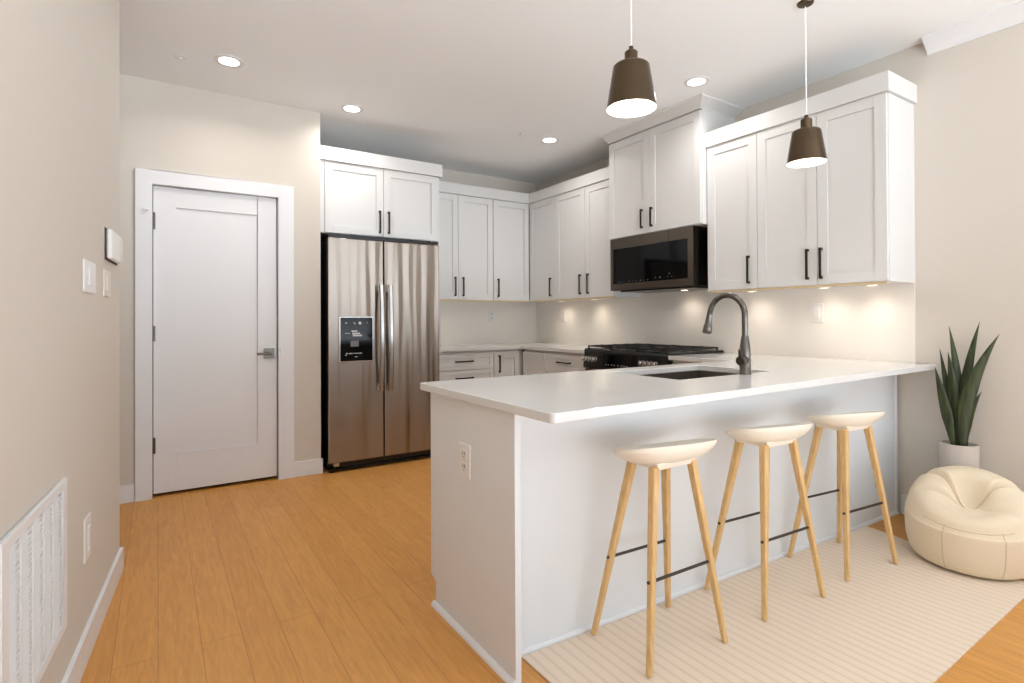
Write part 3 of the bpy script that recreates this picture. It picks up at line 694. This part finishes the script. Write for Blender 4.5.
# ---------------------------------------------------------------- beanbag
bc = Vector((3.305, 1.026, 0)); view = Vector((-.955, -.297, 0)).normalized()    # towards the viewer
va = math.atan2(view.y, view.x)
bean = thing('beanbag', bc, 'round cream fabric beanbag chair on the rug edge by the right wall', 'beanbag')
NA, NT = 144, 60
creases = [(va-PI*.70, .08, .034), (va-PI*.46, .08, .026), (va+PI*.66, .09, .036), (va+PI*.30, .10, .012)]
def wrap(x): return (x+PI) % (2*PI)-PI
def bean_pt(a, t):
    back = math.cos(a-va-PI)            # 1 at the back, -1 at the front
    hr = .345+.078*back; rmax = .258+.012*math.cos(2*(a-va))
    # profile: (r,z) control points
    P = [(0, .009), (.80*rmax, .009), (1.0*rmax, .07), (1.04*rmax, .19), (1.0*rmax, hr*.74), (.88*rmax, hr*.93), (.66*rmax, hr*1.0), (.40*rmax, hr*.96), (.17*rmax, .275), (0, .245)]
    n_ = len(P)-1; s_ = t*n_; i = min(int(s_), n_-1); f = s_-i
    p0, p1, p2, p3 = P[max(i-1, 0)], P[i], P[i+1], P[min(i+2, n_)]
    def cr_(a0, a1, a2, a3): return .5*((2*a1)+(-a0+a2)*f+(2*a0-5*a1+4*a2-a3)*f*f+(-a0+3*a1-3*a2+a3)*f**3)
    r = max(0, cr_(p0[0], p1[0], p2[0], p3[0])); z = cr_(p0[1], p1[1], p2[1], p3[1])
    w_ = max(0, min(1, (t-.48)/.2))*max(0, min(1, (1.0-t)/.06))
    for ca, wd_, dp in creases:
        d_ = wrap(a-ca); k_ = math.exp(-(d_/wd_)**2); z -= dp*w_*k_; r -= 0
        z += dp*.15*w_*math.exp(-((abs(d_)-wd_*2.2)/wd_)**2)
    # dimple sits a little towards the front
    sh = .05*max(0, (t-.5)/.5)
    x = r*math.cos(a)+view.x*sh; y = r*math.sin(a)+view.y*sh
    return Vector((bc.x+x, bc.y+y, max(.0085, z)))
vs = [bean_pt(2*PI*k/NA, i/NT) for i in range(1, NT) for k in range(NA)]
fs = [[i*NA+k, i*NA+(k+1) % NA, (i+1)*NA+(k+1) % NA, (i+1)*NA+k] for i in range(NT-2) for k in range(NA)]
vs.append(bean_pt(0, 0)); vs.append(bean_pt(0, 1)); l_ = len(vs)
fs += [[k, (k+1) % NA, l_-2] for k in range(NA)]+[[(NT-2)*NA+k, (NT-2)*NA+(k+1) % NA, l_-1] for k in range(NA)]
bo = MB().add(vs, fs, True).build('cover', FABRIC, bean)
for q_ in bo.data.polygons: q_.use_smooth = True
for da in (-.36, .46, 1.6, -1.75, 2.7):
    m = MB(); m.tube([bean_pt(va+da, .12+.38*i/20) for i in range(21)], .0022, 8); m.build('seam', SEAM, bean)
m = MB(); m.tube([bean_pt(va-.75+1.4*i/40, .49) for i in range(41)], .0022, 8); m.build('seam', SEAM, bean)

# ---------------------------------------------------------------- potted plant
pc = Vector((3.662, 1.179, 0)); tg = Vector((.297, -.955, 0)); vw = Vector((-.955, -.297, 0))
pl = thing('potted_plant', pc, 'green sword-leaved plant in a tall pale stone-coloured pot by the right wall', 'plant')
PH = .497; PR = .086
MB().lathe([(0, 0), (PR*.92, 0), (PR*.96, .01), (PR, PH-.004), (PR-.003, PH), (PR-.010, PH), (PR-.012, PH-.06), (0, PH-.06)], pc, 48).build('pot', POT, pl)
MB().lathe([(0, PH-.018), (.03, PH-.012), (.055, PH-.02), (PR-.0125, PH-.022)], pc, 32).build('soil', SOIL, pl)
def blade(bx, by, tx, tz, bulge, w, ty=0, fold=.25, ang=0):
    """centre line from soil to tip; offsets along the wall-facing tangent (x), towards the viewer (y)"""
    n = 22; L, Rr, M_ = [], [], []
    for i in range(n+1):
        t = i/n; b0 = Vector((bx, 0)); 
        x = (1-t)**2*bx+2*t*(1-t)*(bx+bulge)+t*t*tx; y = by+(ty-by)*t; z = PH-.03+(tz-PH+.03)*t
        ww = w*.5*(math.sin(PI*min(1, (t*.86+.14))**.85))**.8 if t < 1 else 0
        ww = w*.5*((.55+1.15*t-0.0*t*t) if t < .4 else 1.01*(1-((t-.4)/.6)**1.9)); ww = max(ww*1.0*(.62+.38*min(1, t/.35)), .0004)
        c_ = pc+tg*x+vw*y+Vector((0, 0, z)); sd = (tg*math.cos(ang)+vw*math.sin(ang)); nn = (vw*math.cos(ang)-tg*math.sin(ang))
        L.append(c_-sd*ww); Rr.append(c_+sd*ww); M_.append(c_-nn*ww*fold)
    m = MB(); vs = L+M_+Rr; k = n+1
    m.add(vs, [[i, i+1, k+i+1, k+i] for i in range(n)]+[[k+i, k+i+1, 2*k+i+1, 2*k+i] for i in range(n)], True)
    m.build('leaf', LEAF, pl, solid=.0022)
def pxo(u): return (u-960)/232.
def pz(v): return 1.18+(317-v)/182.
blade(-.022, .03, pxo(937.0), pz(366), -.030, .050, .05, ang=.15)
blade(-.018, -.02, pxo(941.5), pz(348), -.020, .036, -.02, ang=-.3)
blade(-.008, .01, pxo(950), pz(351), -.002, .052, .01, ang=.1)
blade(.004, -.01, pxo(951), pz(325), .012, .044, -.03, ang=-.2)
blade(.010, -.015, pxo(981), pz(321), -.002, .050, -.02, ang=.2)
blade(.020, .025, pxo(999), pz(332.5), -.020, .066, .04, ang=-.15)
blade(.028, .0, pxo(982), pz(388.5), -.012, .042, .02, ang=.25)

# ---------------------------------------------------------------- pendants
def pendant(x, y, zb, label, k=1.0):
    r = thing('pendant_lamp', (x, y, ZC), label, 'pendant lamp', 'bronze pendants over the peninsula')
    R1, R2, H = .104*k, .075*k, .178*k
    MB().lathe([(R1, 0), (R2, H), (R2-.006, H+.006), (.03, H+.010), (.027, H+.012), (.027, H+.060), (.022, H+.066), (.010, H+.068), (.009, H+.085), (.0, H+.086)], (x, y, zb), 48).build('shade', BRONZE, r)
    MB().lathe([(R1-.0015, .001), (R2-.004, H-.004), (0, H-.004)], (x, y, zb), 48).build('shade_lining', SHADEIN, r)
    MB().lathe([(0, .045), (R1-.015, .045)], (x, y, zb), 32).build('diffuser', BULB, r)
    MB().tube([(x, y, zb+H+.08), (x, y, ZC-.02)], .0032, 10).build('cord', CORD, r)
    MB().lathe([(0, -.012), (.012, -.012), (.036, -.008), (.040, -.002), (.040, 0)], (x, y, ZC), 32).build('ceiling_rose', BRONZE, r)
    l = bpy.data.lights.new('pendant', 'SPOT'); l.energy = 4; l.color = (1, .93, .84); l.spot_size = 2.0; l.spot_blend = .6; l.shadow_soft_size = .06
    o = bpy.data.objects.new('pendant_bulb', l); C.objects.link(o); o.location = (0, 0, zb+.04-ZC); o.parent = r
pendant(1.668, 1.645, 2.062, 'bronze cone pendant lamp on a white cord, left one of the two')
pendant(2.785, 1.520, 1.975, 'bronze cone pendant lamp on a white cord in front of the end cabinets', .90)

# ---------------------------------------------------------------- recessed lights, sprinklers
def downlight(x, y, label):
    r = thing('recessed_light', (x, y, ZC), label, 'ceiling light', 'recessed ceiling lights')
    MB().lathe([(.085, 0), (.085, -.004), (.076, -.005), (.058, -.004), (.056, -.001)], (x, y, ZC), 36).build('trim_ring', TRIMW, r)
    MB().lathe([(0, -.0035), (.058, -.0035)], (x, y, ZC), 36).build('lens', BULB, r)
    l = bpy.data.lights.new('downlight', 'AREA'); l.shape = 'DISK'; l.size = .13; l.energy = 3.4; l.color = (1, .97, .94); l.spread = 2.6
    o = bpy.data.objects.new('downlight_lamp', l); C.objects.link(o); o.location = (0, 0, -.012); o.parent = r
for x, y, s_ in ((.372, 3.795, 'round lit recessed ceiling light in front of the white door'), (1.243, 4.148, 'round lit recessed ceiling light just in front of the refrigerator'),
              (2.959, 3.932, 'round lit recessed ceiling light nearest the inside corner'), (3.079, 2.427, 'round lit recessed ceiling light by the raised cabinet')):
    downlight(x, y, s_)
def sprinkler(x, y, label):
    m = MB(); m.lathe([(.0, -.012), (.012, -.012), (.014, -.004), (.034, -.003), (.036, 0)], (x, y, ZC), 24)
    tag(m.build('sprinkler_cap', PLATE), label, 'sprinkler')
sprinkler(.114, 3.898, 'tiny round sprinkler cap on the ceiling near the door')
sprinkler(2.66, 3.932, 'tiny round sprinkler cap on the ceiling above the kitchen')

# ---------------------------------------------------------------- wall plates
def plate_outlet(name, T, label, cat, m0=PLATE, kind='outlet', w=.075, h=.12):
    """T maps local (u,out,z) to world; origin at the plate centre"""
    o0 = T(Vector((0, 0, 0))); r = thing(name, o0, label, cat)
    MB().box(-w/2, w/2, 0, .006, -h/2, h/2, T).build('plate', m0, r, bevel=.002)
    if kind == 'outlet':
        for z in (-.024, .024):
            s_ = MB().box(-w*.23, w*.23, .006, .0085, z-.017, z+.017, T).build('socket', m0, r, bevel=.002)
            q_ = MB(); q_.box(-w*.11, -w*.07, .0082, .0092, z-.002, z+.010, T); q_.box(w*.07, w*.11, .0082, .0092, z-.002, z+.010, T); q_.box(-w*.03, w*.03, .0082, .0092, z-.011, z-.006, T)
            q_.build('slots', SLOT, s_)
    elif kind == 'switch':
        MB().box(-w*.2, w*.2, .006, .011, -h*.27, h*.27, T).build('rocker', m0, r, bevel=.002)
    return r
def Tx(x, y, z, s=-1): return lambda v: Vector((x+s*v.y, y+v.x, z+v.z))
def Ty(x, y, z): return lambda v: Vector((x+v.x, y-v.y, z+v.z))
def Tl(s_, z): return lambda v: TL(Vector((s_+v.x, v.y, z+v.z)))
plate_outlet('wall_outlet', Tx(XR-.008, 4.758, 1.22), 'white outlet on the range-wall tile near the inside corner', 'outlet')
plate_outlet('wall_outlet', Ty(3.151, YB-.008, 1.225), 'white outlet on the back-wall tile between refrigerator and corner', 'outlet')
plate_outlet('wall_switch', Tx(XR-.008, 1.99, 1.218), 'white switch plate on the tile under the end cabinets', 'switch', kind='switch', w=.085, h=.13)
plate_outlet('wall_outlet', Tx(PXL, 1.815, .655), 'white outlet on the grey-lit end panel of the peninsula', 'outlet', w=.08, h=.125)
plate_outlet('wall_outlet', Tl(-.755, .415), 'white outlet low on the left wall beside the vent grille', 'outlet', kind='switch', w=.10, h=.15)
plate_outlet('light_switch', Tl(-.715, 1.342), 'white wall plate left of the thermostat on the left wall', 'switch', kind='switch', w=.20, h=.115)
plate_outlet('light_switch', Tl(-.365, 1.340), 'narrow cream switch plate directly below the thermostat', 'switch', m0=PLATE2, kind='switch', w=.15, h=.11)
r = thing('thermostat', TL(Vector((-.25, 0, 1.505))), 'white rounded thermostat on the left wall near the corner', 'thermostat')
MB().box(-.40, -.10, 0, .004, 1.438, 1.572, TL).build('back_plate', SLOT, r, bevel=.03)
MB().box(-.395, -.115, .004, .026, 1.442, 1.568, TL).build('casing', PLATE, r, bevel=.012, seg=4)
MB().box(-.20, -.125, .0262, .028, 1.455, 1.555, TL).build('faceplate', PLATE2, r)

# vent grille on the left wall
v0, v1, vz0, vz1 = -1.66, -1.09, .262, .712
vg = thing('vent_grille', TL(Vector(((v0+v1)/2, 0, vz0))), 'large white louvred return-air grille low on the left wall', 'vent')
m = MB(); fwv = .045
m.box(v0, v0+fwv, 0, .012, vz0, vz1, TL); m.box(v1-fwv, v1, 0, .012, vz0, vz1, TL); m.box(v0+fwv, v1-fwv, 0, .012, vz0, vz0+fwv*.6, TL); m.box(v0+fwv, v1-fwv, 0, .012, vz1-fwv*.6, vz1, TL)
m.build('frame', VENT, vg, bevel=.002)
MB().box(v0+fwv, v1-fwv, .0005, .001, vz0+.027, vz1-.027, TL).build('painted_void', VDARK, vg)  # flat dark sheet, painted as the shade inside the duct
m = MB(); nz = 30; cw = (v1-v0-2*fwv)/5
for i in range(nz):
    z = vz0+.030+(vz1-vz0-.06)*i/nz; hh = (vz1-vz0-.06)/nz
    for c_ in range(5):
        a_, b_ = v0+fwv+cw*c_+.004, v0+fwv+cw*(c_+1)
        pts = [Vector((a_, .001, z+hh*1.0)), Vector((b_-.030, .001, z+hh*1.0)), Vector((b_-.030, .0085, z)), Vector((a_, .0085, z))]
        pt2 = [p_+Vector((0, .0012, .0012)) for p_ in pts]
        m.hexa([TL(p_) for p_ in pts], [TL(p_) for p_ in pt2])
        m.box(b_-.030, b_-.004, .001, .007, z, z+hh*.5, TL)
m.build('louvres', VENT, vg)
for k in range(1, 5):
    s_ = v0+fwv+(v1-v0-2*fwv)*k/5; MB().box(s_-.004, s_+.004, .001, .0105, vz0+.027, vz1-.027, TL).build('divider', VENT, vg)
